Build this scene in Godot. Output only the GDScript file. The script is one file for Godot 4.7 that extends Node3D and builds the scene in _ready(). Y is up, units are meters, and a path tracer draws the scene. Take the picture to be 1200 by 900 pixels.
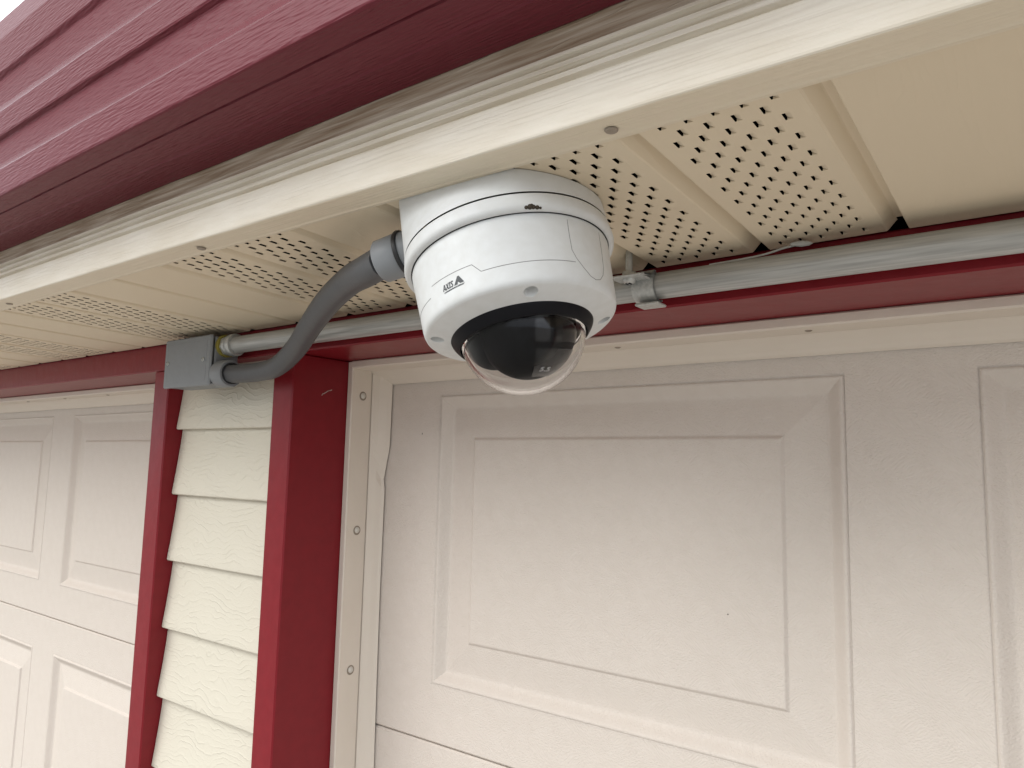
extends Node3D
# A security dome camera under the eave of a garage, metres, y up. The wall runs along x, the doors lie at z = 0, the yard is at +z.

const PITCH := 0.1025            # soffit panel width
const SLOPE := 0.0262            # soffit rise per metre outwards
const YARD := -1.99              # ground level
var M := {}
var used := {}
var rng := RandomNumberGenerator.new()


# ------------------------------------------------------------------ naming
func numbered(called: String) -> String:
	if not used.has(called):
		used[called] = 0
		return called
	used[called] += 1
	return "%s_%03d" % [called, used[called]]


func tag(o: Node3D, label: String, category: String, group := "") -> Node3D:
	o.set_meta("label", label)
	o.set_meta("category", category)
	if group:
		o.set_meta("group", group)
	return o


func thing(called: String, label: String, category: String, at := Vector3.ZERO, group := "") -> Node3D:
	var o := Node3D.new()
	o.name = numbered(called)
	add_child(o)
	o.position = at
	return tag(o, label, category, group)


func structure(called: String, label: String) -> Node3D:
	var o := Node3D.new()
	o.name = numbered(called)
	add_child(o)
	o.set_meta("kind", "structure")
	o.set_meta("label", label)
	return o


func part(called: String, mesh: Mesh, mat: Material, parent: Node, at := Vector3.ZERO) -> MeshInstance3D:
	var o := MeshInstance3D.new()
	o.name = called
	o.mesh = mesh
	o.material_override = mat
	o.position = at
	parent.add_child(o, true)
	return o


# ------------------------------------------------------------------ mesh helpers
func begin() -> SurfaceTool:
	var st := SurfaceTool.new()
	st.begin(Mesh.PRIMITIVE_TRIANGLES)
	return st


func tri(st: SurfaceTool, a: Vector3, b: Vector3, c: Vector3, hint: Vector3, ua := Vector2.ZERO, ub := Vector2.ZERO, uc := Vector2.ZERO) -> void:
	var n := (b - a).cross(c - a)
	if n.length_squared() < 1e-18:
		return
	n = n.normalized()
	var flip := n.dot(hint) < 0.0
	if flip:
		n = -n
	st.set_normal(n)
	# clockwise fronts
	if flip:
		st.set_uv(ua); st.add_vertex(a); st.set_uv(ub); st.add_vertex(b); st.set_uv(uc); st.add_vertex(c)
	else:
		st.set_uv(ua); st.add_vertex(a); st.set_uv(uc); st.add_vertex(c); st.set_uv(ub); st.add_vertex(b)


func quad(st: SurfaceTool, a: Vector3, b: Vector3, c: Vector3, d: Vector3, hint: Vector3, ua := Vector2.ZERO, ub := Vector2.ZERO, uc := Vector2.ZERO, ud := Vector2.ZERO) -> void:
	tri(st, a, b, c, hint, ua, ub, uc)
	tri(st, a, c, d, hint, ua, uc, ud)


func nquad(st: SurfaceTool, p: Array, n: Array, u: Array) -> void:   # smooth quad with normals given
	var face: Vector3 = (p[1] - p[0]).cross(p[2] - p[0]) + (p[2] - p[0]).cross(p[3] - p[0])
	var order := [0, 2, 1, 0, 3, 2] if face.dot(n[0] + n[2]) > 0.0 else [0, 1, 2, 0, 2, 3]
	for i in order:
		st.set_normal(n[i]); st.set_uv(u[i]); st.add_vertex(p[i])


func cbox(st: SurfaceTool, a: Vector3, b: Vector3, c: float) -> void:   # box with chamfered edges
	var mid := (a + b) * 0.5
	var h := (b - a).abs() * 0.5
	var v := func(s: Vector3, axis: int) -> Vector3:
		var q := Vector3(s.x * (h.x - c), s.y * (h.y - c), s.z * (h.z - c))
		q[axis] = s[axis] * h[axis]
		return mid + q
	for axis in 3:
		for sg in [-1.0, 1.0]:
			var pts := []
			for k in [[-1, -1], [1, -1], [1, 1], [-1, 1]]:
				var s := Vector3.ZERO
				s[axis] = sg; s[(axis + 1) % 3] = k[0]; s[(axis + 2) % 3] = k[1]
				pts.append(v.call(s, axis))
			var n := Vector3.ZERO
			n[axis] = sg
			quad(st, pts[0], pts[1], pts[2], pts[3], n)
	for axis in 3:
		var e := (axis + 1) % 3
		var g := (axis + 2) % 3
		for s1 in [-1.0, 1.0]:
			for s2 in [-1.0, 1.0]:
				var s := Vector3.ZERO
				var t := Vector3.ZERO
				s[e] = s1; s[g] = s2; t = s
				s[axis] = -1; t[axis] = 1
				var n := Vector3.ZERO
				n[e] = s1; n[g] = s2
				quad(st, v.call(s, e), v.call(t, e), v.call(t, g), v.call(s, g), n)
	for i in 8:
		var s := Vector3(1 if i & 1 else -1, 1 if i & 2 else -1, 1 if i & 4 else -1)
		tri(st, v.call(s, 0), v.call(s, 1), v.call(s, 2), s)


func box_mesh(a: Vector3, b: Vector3, c := 0.0015) -> ArrayMesh:
	var st := begin()
	cbox(st, a, b, c)
	return st.commit()


# Extrusion along x of an open or closed (z, y) profile; side = +1 puts the outside left of the walking direction.
func extrude_x(st: SurfaceTool, prof: Array, x0: float, x1: float, side: float, closed := false, step := 0.0, wave := 0.0) -> void:
	var n := prof.size()
	var s := 0.0
	var cuts := [x0, x1]
	if step > 0.0:
		cuts = []
		var k := int(ceil((x1 - x0) / step))
		for i in k + 1:
			cuts.append(lerpf(x0, x1, float(i) / k))
	var noise := FastNoiseLite.new()
	noise.seed = 5
	noise.frequency = 1.0
	for i in (n if closed else n - 1):
		var a: Vector2 = prof[i]
		var b: Vector2 = prof[(i + 1) % n]
		var d := b - a
		var hint := Vector3(0, d.x, -d.y) * side
		for k in cuts.size() - 1:
			var xa: float = cuts[k]
			var xb: float = cuts[k + 1]
			var wa := wave * noise.get_noise_1d(xa * 3.0)
			var wb := wave * noise.get_noise_1d(xb * 3.0)
			quad(st, Vector3(xa, a.y + wa, a.x), Vector3(xb, a.y + wb, a.x), Vector3(xb, b.y + wb, b.x), Vector3(xa, b.y + wa, b.x), hint,
				Vector2(xa, s), Vector2(xb, s), Vector2(xb, s + d.length()), Vector2(xa, s + d.length()))
		s += d.length()
	if closed:
		var poly := PackedVector2Array(prof)
		var ids := Geometry2D.triangulate_polygon(poly)
		for i in range(0, ids.size(), 3):
			for e in [[x0, -1.0], [x1, 1.0]]:
				var q := []
				for j in 3:
					q.append(Vector3(e[0], poly[ids[i + j]].y, poly[ids[i + j]].x))
				tri(st, q[0], q[1], q[2], Vector3(e[1], 0, 0))


# Surface of revolution about local y. prof: groups of [y, r] joined smoothly inside a group.
func lathe(st: SurfaceTool, groups: Array, seg := 64, a0 := 0.0, a1 := TAU) -> void:
	for prof in groups:
		var n: int = prof.size()
		var nr := []
		for i in n:
			var p: Array = prof[maxi(i - 1, 0)]
			var q: Array = prof[mini(i + 1, n - 1)]
			var m: Array = prof[i]
			var d1 := Vector2(m[1] - p[1], m[0] - p[0])
			var d2 := Vector2(q[1] - m[1], q[0] - m[0])
			var d := (d1.normalized() + d2.normalized()).normalized()
			nr.append(Vector2(-d.y, d.x))   # (radial, y), outside when walking downwards
		for k in seg:
			var t0 := lerpf(a0, a1, float(k) / seg)
			var t1 := lerpf(a0, a1, float(k + 1) / seg)
			var c0 := Vector3(cos(t0), 0, sin(t0))
			var c1 := Vector3(cos(t1), 0, sin(t1))
			for i in n - 1:
				var a: Array = prof[i]
				var b: Array = prof[i + 1]
				nquad(st, [c0 * a[1] + Vector3.UP * a[0], c1 * a[1] + Vector3.UP * a[0], c1 * b[1] + Vector3.UP * b[0], c0 * b[1] + Vector3.UP * b[0]],
					[c0 * nr[i].x + Vector3.UP * nr[i].y, c1 * nr[i].x + Vector3.UP * nr[i].y, c1 * nr[i + 1].x + Vector3.UP * nr[i + 1].y, c0 * nr[i + 1].x + Vector3.UP * nr[i + 1].y],
					[Vector2(t0, a[0]), Vector2(t1, a[0]), Vector2(t1, b[0]), Vector2(t0, b[0])])


func lathe_mesh(groups: Array, seg := 64) -> ArrayMesh:
	var st := begin()
	lathe(st, groups, seg)
	return st.commit()


# Round tube through points; radius may vary along it.
func tube(st: SurfaceTool, pts: Array, radius: float, seg := 20, caps := true, ripple := 0.0) -> void:
	var n := pts.size()
	var side := Vector3.ZERO
	var rings := []
	var norms := []
	var run := [0.0]
	for i in n:
		var d: Vector3 = (pts[mini(i + 1, n - 1)] - pts[maxi(i - 1, 0)]).normalized()
		if i == 0:
			side = d.cross(Vector3.UP if absf(d.y) < 0.9 else Vector3.RIGHT).normalized()
		else:
			side = (side - d * side.dot(d)).normalized()
			run.append(run[-1] + pts[i].distance_to(pts[i - 1]))
		var up := d.cross(side)
		var ring := []
		var nn := []
		for k in seg + 1:
			var t := TAU * k / seg
			var e := side * cos(t) + up * sin(t)
			ring.append(pts[i] + e * (radius + ripple * cos(7.0 * t)))
			nn.append(e)
		rings.append(ring)
		norms.append(nn)
	for i in n - 1:
		for k in seg:
			nquad(st, [rings[i][k], rings[i][k + 1], rings[i + 1][k + 1], rings[i + 1][k]], [norms[i][k], norms[i][k + 1], norms[i + 1][k + 1], norms[i + 1][k]],
				[Vector2(run[i], k * radius * TAU / seg), Vector2(run[i], (k + 1) * radius * TAU / seg), Vector2(run[i + 1], (k + 1) * radius * TAU / seg), Vector2(run[i + 1], k * radius * TAU / seg)])
	if caps:
		for e in [0, n - 1]:
			var d: Vector3 = (pts[0] - pts[1]) if e == 0 else (pts[n - 1] - pts[n - 2])
			for k in seg:
				tri(st, pts[e], rings[e][k], rings[e][k + 1], d)


func tube_mesh(pts: Array, radius: float, seg := 20, caps := true) -> ArrayMesh:
	var st := begin()
	tube(st, pts, radius, seg, caps)
	return st.commit()


func smooth_path(pts: Array, bake: float) -> Array:
	var c := Curve3D.new()
	c.bake_interval = bake
	for i in pts.size():
		var t: Vector3 = (pts[mini(i + 1, pts.size() - 1)] - pts[maxi(i - 1, 0)]) / 6.0
		c.add_point(pts[i], -t, t)
	return Array(c.get_baked_points())


# A turned piece along an axis from a to b: steps [distance along, radius] with sharp edges.
func turned(a: Vector3, b: Vector3, groups: Array, seg := 40) -> ArrayMesh:
	var y := (b - a).normalized()
	var x := y.cross(Vector3(0.3, 0.9, 0.2)).normalized()
	var basis := Basis(x, y, x.cross(y))
	var st := begin()
	lathe(st, groups, seg)
	var t := begin()
	t.append_from(st.commit(), 0, Transform3D(basis, a))
	return t.commit()


# ------------------------------------------------------------------ textures
func height_image(w: int, h: int, fn: Callable) -> Image:
	var im := Image.create(w, h, false, Image.FORMAT_RGB8)
	for y in h:
		for x in w:
			var v: float = clampf(fn.call(float(x) / w, float(y) / h), 0.0, 1.0)
			im.set_pixel(x, y, Color(v, v, v))
	return im


func as_normal(im: Image, strength: float) -> ImageTexture:
	var c: Image = im.duplicate()
	c.bump_map_to_normal_map(strength)
	return ImageTexture.create_from_image(c)


func noise3(freq: float, sd: int, octaves := 2) -> FastNoiseLite:
	var n := FastNoiseLite.new()
	n.noise_type = FastNoiseLite.TYPE_SIMPLEX_SMOOTH
	n.frequency = freq
	n.fractal_octaves = octaves
	n.seed = sd
	return n


func noise_tex(freq: float, sd: int, lo: Color, hi: Color, octaves := 4, size := 512) -> NoiseTexture2D:
	var t := NoiseTexture2D.new()
	var n := FastNoiseLite.new()
	n.frequency = freq
	n.seed = sd
	n.fractal_octaves = octaves
	t.noise = n
	t.width = size
	t.height = size
	t.seamless = true
	var g := Gradient.new()
	g.set_color(0, lo)
	g.set_color(1, hi)
	t.color_ramp = g
	return t


func mat(linear: Color, rough: float, spec := 0.5) -> StandardMaterial3D:
	var m := StandardMaterial3D.new()
	m.albedo_color = linear.linear_to_srgb()
	m.roughness = rough
	m.metallic_specular = spec
	return m


func with_normal(m: StandardMaterial3D, tex: Texture2D, scale: Vector3, amount: float, triplanar := false) -> StandardMaterial3D:
	m.normal_enabled = true
	m.normal_texture = tex
	m.normal_scale = amount
	m.uv1_scale = scale
	m.uv1_triplanar = triplanar
	m.uv1_world_triplanar = triplanar
	return m


func mottle(m: StandardMaterial3D, tex: Texture2D) -> StandardMaterial3D:
	m.albedo_texture = tex
	return m


func materials() -> void:
	# wood grain pressed into vinyl: sharp wavy lines that run along u and merge
	var w1 := noise3(1.0, 11, 3)
	var w2 := noise3(1.0, 12, 2)
	var grain := height_image(768, 384, func(u: float, v: float) -> float:
		var cx := cos(u * TAU)
		var sx := sin(u * TAU)
		var warp := w1.get_noise_3d(cx * 0.6, sx * 0.6, v * 1.3) * 2.6 + w1.get_noise_3d(cx * 1.9 + 7.0, sx * 1.9, v * 3.4) * 0.75
		var line := 1.0 - absf(sin(PI * (v * 15.0 + warp)))
		var fade := 0.35 + 0.65 * smoothstep(-0.25, 0.4, w2.get_noise_3d(cx * 1.3, sx * 1.3 + 4.0, v * 5.0))
		return 0.15 + 0.7 * pow(line, 3.0) * fade + 0.12 * w2.get_noise_3d(cx * 14.0, sx * 14.0, v * 60.0))
	var grain_n := as_normal(grain, 6.0)
	# fine short hatching of embossed steel
	var h1 := noise3(1.0, 21, 2)
	var hatch := height_image(512, 512, func(u: float, v: float) -> float:
		var cx := cos(u * TAU)
		var sx := sin(u * TAU)
		var n := h1.get_noise_3d(cx * 1.3 + 3.0, sx * 1.3, v * 70.0)
		return 0.5 + 0.8 * n)
	var hatch_n := as_normal(hatch, 5.0)
	# pebbly emboss of the steel doors
	var s1 := noise3(1.0, 31, 2)
	var pebble := height_image(384, 384, func(u: float, v: float) -> float:
		var p := Vector3(cos(u * TAU) * 5.5, sin(u * TAU) * 5.5, 0)
		var q := Vector3(cos(v * TAU) * 3.2, sin(v * TAU) * 3.2, 0)
		return 0.5 + 0.6 * s1.get_noise_3d(p.x + q.x * 1.4, p.y + q.y * 1.2, (q.x - q.y) * 1.1 + v * 0.0))
	var pebble_n := as_normal(pebble, 4.0)
	var soft := noise_tex(0.012, 41, Color(0.47, 0.47, 0.47), Color(0.53, 0.53, 0.53), 3)
	soft.as_normal_map = true
	soft.color_ramp = null
	soft.bump_strength = 3.0
	var dirt := noise_tex(0.008, 51, Color(0.86, 0.84, 0.81), Color(1, 1, 1), 5)
	var faint := noise_tex(0.006, 52, Color(0.985, 0.983, 0.98), Color(1, 1, 1), 5)

	var cream := Color(0.70, 0.60, 0.45)
	M.soffit = with_normal(mat(cream, 0.5, 0.4), grain_n, Vector3(0.7, 12.0, 1), 0.06)
	M.soffit_vent = M.soffit
	M.fascia_cream = with_normal(mottle(mat(Color(0.785, 0.735, 0.645), 0.42, 0.45), noise_tex(0.012, 54, Color(0.94, 0.925, 0.90), Color(1, 1, 1), 5)), hatch_n, Vector3(1.6, 5.0, 1), 0.16)
	M.trim = with_normal(mottle(mat(Color(0.72, 0.635, 0.50), 0.45, 0.4), faint), hatch_n, Vector3(1.6, 5.0, 1), 0.10)
	M.fascia_worn_shaded = with_normal(mottle(mat(Color(0.66, 0.60, 0.51), 0.6, 0.3), noise_tex(0.02, 53, Color(0.70, 0.63, 0.57), Color(1, 1, 1), 5)), grain_n, Vector3(0.9, 22.0, 1), 0.45)  # streaky stain plus the shade under the gutter, both in the colour
	M.siding = with_normal(mat(Color(0.635, 0.592, 0.498), 0.5, 0.35), grain_n, Vector3(2.0, 7.0, 1), 0.36)
	M.door = with_normal(mottle(mat(Color(0.68, 0.612, 0.55), 0.48, 0.35), faint), pebble_n, Vector3(10, 13, 10), 0.55, true)
	M.stop = with_normal(mottle(mat(Color(0.74, 0.66, 0.57), 0.45, 0.4), faint), soft, Vector3(4, 4, 4), 0.4, true)
	M.maroon = with_normal(mat(Color(0.140, 0.023, 0.034), 0.42, 0.28), hatch_n, Vector3(5.0, 5.0, 1), 0.22)
	M.maroon_fold = mat(Color(0.140, 0.023, 0.034), 0.24, 0.5)
	M.red = with_normal(mottle(mat(Color(0.215, 0.010, 0.017), 0.34, 0.36), noise_tex(0.02, 55, Color(0.94, 0.93, 0.93), Color(1, 1, 1), 5)), soft, Vector3(4, 4, 4), 0.22, true)
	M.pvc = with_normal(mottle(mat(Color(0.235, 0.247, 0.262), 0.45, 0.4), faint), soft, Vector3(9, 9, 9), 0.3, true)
	M.pvc_dark = mat(Color(0.035, 0.037, 0.04), 0.5, 0.4)
	M.flex = with_normal(mottle(mat(Color(0.088, 0.090, 0.095), 0.5, 0.4), faint), soft, Vector3(14, 14, 14), 0.35, true)
	var streak := noise_tex(0.02, 61, Color(0.80, 0.80, 0.79), Color(0.98, 0.98, 0.97), 6)
	M.galv = mottle(mat(Color(0.53, 0.53, 0.525), 0.36, 0.5), streak)
	M.galv.uv1_scale = Vector3(1.1, 30, 1)
	M.galv.metallic = 0.2
	M.zinc = mottle(mat(Color(1, 1, 1), 0.4, 0.5), noise_tex(0.05, 62, Color(0.66, 0.67, 0.66), Color(0.80, 0.80, 0.79), 3, 256))
	M.zinc.metallic = 0.4
	M.zinc.uv1_triplanar = true
	M.zinc.uv1_scale = Vector3(20, 20, 20)
	M.brass = mat(Color(0.32, 0.27, 0.06), 0.5, 0.4)
	M.white = with_normal(mottle(mat(Color(0.685, 0.70, 0.705), 0.42, 0.35), noise_tex(0.01, 63, Color(0.955, 0.95, 0.94), Color(1, 1, 1), 4)), soft, Vector3(18, 18, 18), 0.08, true)
	M.black = mat(Color(0.012, 0.012, 0.014), 0.45, 0.5)
	M.black_ring = mat(Color(0.007, 0.007, 0.009), 0.45, 0.25)
	M.shroud = mat(Color(0.004, 0.004, 0.005), 0.55, 0.12)
	M.gloss = mat(Color(0.010, 0.010, 0.011), 0.10, 0.36)
	M.ink = mat(Color(0.10, 0.105, 0.11), 0.6, 0.3)
	M.seam = mat(Color(0.22, 0.22, 0.22), 0.6, 0.3)
	M.dirt = mat(Color(0.06, 0.05, 0.04), 0.8, 0.2)
	M.void = mat(Color(0.02, 0.018, 0.016), 0.9, 0.1)
	M.glass = mat(Color(1, 1, 1), 0.0, 0.5)
	M.glass.refraction_enabled = true
	M.glass.refraction_scale = 0.02
	M.glass.albedo_color.a = 0.0
	M.paint = mat(Color(0.42, 0.40, 0.37), 0.55, 0.4)
	M.concrete = mottle(mat(Color(0.38, 0.36, 0.33), 0.85, 0.3), noise_tex(0.02, 71, Color(0.75, 0.75, 0.75), Color(1, 1, 1), 5))
	M.concrete.uv1_triplanar = true
	M.concrete.uv1_world_triplanar = true
	M.concrete.uv1_scale = Vector3(0.4, 0.4, 0.4)
	M.shingle = mat(Color(0.05, 0.048, 0.046), 0.9, 0.2)
	M.label_ink = mat(Color(0.45, 0.45, 0.45), 0.5, 0.3)


# ------------------------------------------------------------------ view and light
func view_and_light() -> void:
	var cam := Camera3D.new()
	cam.name = "camera"
	cam.fov = 55.57
	cam.near = 0.02
	cam.far = 900.0
	cam.transform = Transform3D(Basis(Vector3(0.80457, 0.02253, -0.59342), Vector3(0.04903, 0.99335, 0.10419), Vector3(0.59182, -0.11293, 0.79812)).orthonormalized(), Vector3(0, 0, 0.76))
	add_child(cam)
	cam.current = true
	var sky := ProceduralSkyMaterial.new()
	sky.sky_top_color = Color(0.96, 0.98, 1.0)
	sky.sky_horizon_color = Color(0.74, 0.765, 0.80)
	sky.sky_curve = 0.25
	sky.ground_bottom_color = Color(0.35, 0.34, 0.32)
	sky.ground_horizon_color = Color(0.45, 0.45, 0.45)
	sky.sun_angle_max = 1.0
	sky.energy_multiplier = 1.0
	var env := Environment.new()
	env.background_mode = Environment.BG_SKY
	env.sky = Sky.new()
	env.sky.sky_material = sky
	env.tonemap_mode = Environment.TONE_MAPPER_LINEAR
	env.tonemap_exposure = 2.35
	env.sdfgi_enabled = true
	env.ssao_enabled = true
	env.ssil_enabled = true
	var we := WorldEnvironment.new()
	we.name = "daylight"
	we.environment = env
	add_child(we)
	var sun := DirectionalLight3D.new()
	sun.name = "sun"
	sun.light_energy = 0.36
	sun.light_angular_distance = 45.0
	sun.light_color = Color(1.0, 1.0, 0.99)
	sun.shadow_enabled = true
	add_child(sun)
	sun.look_at_from_position(Vector3(-3.5, 5.2, 6.5), Vector3.ZERO)


# ------------------------------------------------------------------ the building
func soffit_y(z: float) -> float:
	return 0.184 + (z - 0.155) * SLOPE


func soffit_panel(vented: bool, sd: int) -> ArrayMesh:
	var st := begin()
	var z0 := 0.160
	var z1 := 0.418
	var at := func(x: float, y: float, z: float) -> Vector3: return Vector3(x, soffit_y(z) + y, z)
	var ox := sd * 0.37
	var face := func(xa: float, ya: float, xb: float, yb: float, za: float, zb: float) -> void:
		quad(st, at.call(xa, ya, za), at.call(xb, yb, za), at.call(xb, yb, zb), at.call(xa, ya, zb), Vector3(yb - ya, -(xb - xa), 0),
			Vector2(za, xa + ox), Vector2(za, xb + ox), Vector2(zb, xb + ox), Vector2(zb, xa + ox))
	var e := 0.0068
	# left edge turns up square; right edge slopes into the groove and runs on as its flat bottom
	face.call(e, 0.0095, e + 0.0001, 0.0006, z0, z1)
	face.call(e + 0.0001, 0.0006, e + 0.0008, 0.0, z0, z1)
	face.call(PITCH - e - 0.0008, 0.0, PITCH - e + 0.0006, 0.0008, z0, z1)
	face.call(PITCH - e + 0.0006, 0.0008, PITCH - 0.0006, 0.0072, z0, z1)
	face.call(PITCH - 0.0006, 0.0072, PITCH + 0.0002, 0.0078, z0, z1)
	face.call(PITCH + 0.0002, 0.0078, PITCH + e + 0.002, 0.0078, z0 + 0.006, z1)
	var xa := e + 0.0008
	var xb := PITCH - e - 0.0008
	if not vented:
		face.call(xa, 0.0, xb, 0.0, z0, z1)
		return st.commit()
	# lanced louvres: nine staggered columns; each opening keeps its tab, bent up into the eave
	var bands := []
	for n in range(0, 11):
		bands.append([0.4044 - 0.0253 * n, 0])
		bands.append([0.4044 - 0.01255 - 0.0253 * n, 1])
	var top := z1
	for b in bands:
		var zb: float = b[0]
		var za := zb - 0.0078
		if za < z0 + 0.002:
			break
		face.call(xa, 0.0, xb, 0.0, zb, top)
		top = za
		var left := xa
		for c in range(b[1], 9, 2):
			var hx := PITCH * 0.5 - 0.031 + 0.00775 * c - 0.0016
			face.call(left, 0.0, hx, 0.0, za, zb)
			left = hx + 0.0043
			quad(st, at.call(left, 0, za), at.call(left, 0, zb), at.call(hx + 0.0010, 0.0016, zb), at.call(hx + 0.0010, 0.0016, za), Vector3(-0.5, -1, 0))
			tri(st, at.call(left, 0, za), at.call(hx + 0.0009, 0.0015, za), at.call(hx + 0.0009, 0, za), Vector3(0, 0, 1))
			tri(st, at.call(left, 0, zb), at.call(hx + 0.0009, 0.0015, zb), at.call(hx + 0.0009, 0, zb), Vector3(0, 0, -1))
		face.call(left, 0.0, xb, 0.0, za, zb)
	face.call(xa, 0.0, xb, 0.0, z0, top)
	return st.commit()


func build_soffit() -> void:
	var s := structure("soffit", "cream vinyl soffit of plain and perforated panels under the eave")
	var meshes := {}
	for i in range(-36, 19):
		var vent := posmod(i, 4) >= 2          # panels from x = -0.085 leftwards: two vented, two plain
		var v := posmod(i * 7, 3)
		var key := "%s%d" % [vent, v]
		if not meshes.has(key):
			meshes[key] = soffit_panel(vent, v)
		var p := part("soffit_panel", meshes[key], M.soffit, s, Vector3(-0.085 + i * PITCH, rng.randf_range(-0.0003, 0.0003), 0))
		p.rotation.z = rng.randf_range(-0.004, 0.004)
		p.name = "soffit_panel" if i == -36 else "soffit_panel_%03d" % (i + 36)


func build_cream_fascia() -> void:
	var t := thing("cream_fascia", "cream grooved fascia board between the maroon gutter and the soffit", "fascia")
	var st := begin()
	extrude_x(st, [Vector2(0.4045, 0.1935), Vector2(0.4045, 0.1885), Vector2(0.4052, 0.1879), Vector2(0.4085, 0.1876), Vector2(0.4100, 0.1882), Vector2(0.4300, 0.1884), Vector2(0.4310, 0.1887)], -3.95, 1.95, -1.0, false, 0.08, 0.0009)
	part("bottom_return", st.commit(), M.trim, t)
	st = begin()
	extrude_x(st, [Vector2(0.4310, 0.1887), Vector2(0.4318, 0.1893), Vector2(0.4322, 0.1905),
		Vector2(0.4322, 0.2152), Vector2(0.4286, 0.2162), Vector2(0.4284, 0.2182), Vector2(0.4320, 0.2196), Vector2(0.4320, 0.2224), Vector2(0.4284, 0.2234), Vector2(0.4282, 0.2252), Vector2(0.4318, 0.2266),
		Vector2(0.4318, 0.2292), Vector2(0.4282, 0.2302), Vector2(0.4280, 0.2318), Vector2(0.4318, 0.2332), Vector2(0.4318, 0.2352), Vector2(0.4290, 0.2366)], -3.95, 1.95, -1.0, false, 0.08, 0.0009)
	part("fascia_board", st.commit(), M.fascia_cream, t)
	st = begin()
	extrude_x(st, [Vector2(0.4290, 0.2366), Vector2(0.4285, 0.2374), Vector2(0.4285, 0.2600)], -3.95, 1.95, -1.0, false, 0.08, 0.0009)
	part("upper_strip", st.commit(), M.fascia_worn_shaded, t)
	for x in [-3.1, -2.68, -2.27, -1.86, -1.447, -1.036, -0.603, -0.189, 0.22, 0.63, 1.04]:
		var head := lathe_mesh([[[0.0, 0.0002], [-0.0006, 0.0030], [-0.0003, 0.0036], [0.0004, 0.0040]]], 16)
		part("nail_head", head, M.nail, t, Vector3(x, 0.1873, 0.4175))


func build_gutter() -> void:
	var t := thing("maroon_gutter", "ribbed maroon gutter along the roof edge at the upper left", "gutter")
	# strips of the face, broken by folds that lean back to the sky and by shadow steps below them
	var runs := [
		[Vector2(0.4290, 0.262), Vector2(0.4290, 0.2532), Vector2(0.4305, 0.2525), Vector2(0.4560, 0.2525), Vector2(0.4572, 0.2512), Vector2(0.4588, 0.2512), Vector2(0.4600, 0.2521),
			Vector2(0.4850, 0.2521), Vector2(0.4858, 0.2535), Vector2(0.4872, 0.2535), Vector2(0.4880, 0.2515), Vector2(0.5060, 0.2512), Vector2(0.5076, 0.2519), Vector2(0.5082, 0.2535), Vector2(0.5082, 0.2798)],
		[Vector2(0.5034, 0.2906), Vector2(0.5034, 0.3145), Vector2(0.5040, 0.3156), Vector2(0.5074, 0.3176), Vector2(0.5080, 0.3190), Vector2(0.5082, 0.3442)],
		[Vector2(0.5037, 0.3562), Vector2(0.5037, 0.3860), Vector2(0.5042, 0.3872), Vector2(0.5072, 0.3900), Vector2(0.5078, 0.3912), Vector2(0.5078, 0.4290), Vector2(0.5074, 0.4312), Vector2(0.4948, 0.4760), Vector2(0.4930, 0.4775), Vector2(0.4870, 0.4780), Vector2(0.4860, 0.4740)]]
	for run in runs:
		var st := begin()
		extrude_x(st, run, -3.97, 1.97, -1.0, false, 0.08, 0.0008)
		part("face_strip", st.commit(), M.maroon, t)
	for fold in [[Vector2(0.5082, 0.2798), Vector2(0.5080, 0.2806), Vector2(0.5037, 0.2898), Vector2(0.5034, 0.2906)], [Vector2(0.5082, 0.3442), Vector2(0.5080, 0.3450), Vector2(0.5040, 0.3552), Vector2(0.5037, 0.3562)]]:
		var st := begin()
		extrude_x(st, fold, -3.97, 1.97, -1.0, false, 0.08, 0.0008)
		part("fold", st.commit(), M.maroon_fold, t)


func build_shell() -> void:
	var g := thing("garage", "garage building with two doors, its walls and roof around them", "garage", Vector3(0, YARD, 0))
	var up := -YARD
	var st := begin()
	# roof slabs, gable ends, back and side walls
	var ridge := Vector2(-2.6, 1.54 + up)
	var eave := Vector2(0.486, 0.472 + up)
	var back := Vector2(-5.686, 0.443 + up)
	extrude_x(st, [eave, ridge, back, back + Vector2(0, -0.03), ridge + Vector2(0, -0.035), eave + Vector2(0, -0.03)], -3.96, 1.96, 1.0, true)
	part("roof", st.commit(), M.shingle, g)
	st = begin()
	for x in [-3.93, 1.85]:
		extrude_x(st, [Vector2(0.10, 0.0), Vector2(-5.3, 0.0), Vector2(-5.3, 0.50 + up), Vector2(-2.6, 1.44 + up), Vector2(0.10, 0.50 + up)], x, x + 0.08, 1.0, true)
		extrude_x(st, [Vector2(0.10, 0.185 + up), Vector2(0.10, 0.50 + up), Vector2(0.42, 0.40 + up), Vector2(0.42, 0.195 + up)], x, x + 0.08, 1.0, true)
	cbox(st, Vector3(-3.84, 0, -5.3), Vector3(1.84, 0.55 + up, -5.2), 0.004)
	part("wall", st.commit(), M.siding, g)
	# wall behind the siding strip, the piers at the outer jambs, the header behind the lintel
	st = begin()
	cbox(st, Vector3(-1.170, 0, -0.02), Vector3(-0.822, 0.30 + up, 0.112), 0.003)
	cbox(st, Vector3(-3.84, 0, -0.02), Vector3(-3.66, 0.30 + up, 0.140), 0.003)
	cbox(st, Vector3(1.672, 0, -0.02), Vector3(1.84, 0.30 + up, 0.140), 0.003)
	cbox(st, Vector3(-3.655, 0.19 + up, -0.03), Vector3(1.668, 0.62 + up, 0.052), 0.003)
	part("wall_frame", st.commit(), M.void, g)


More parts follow.
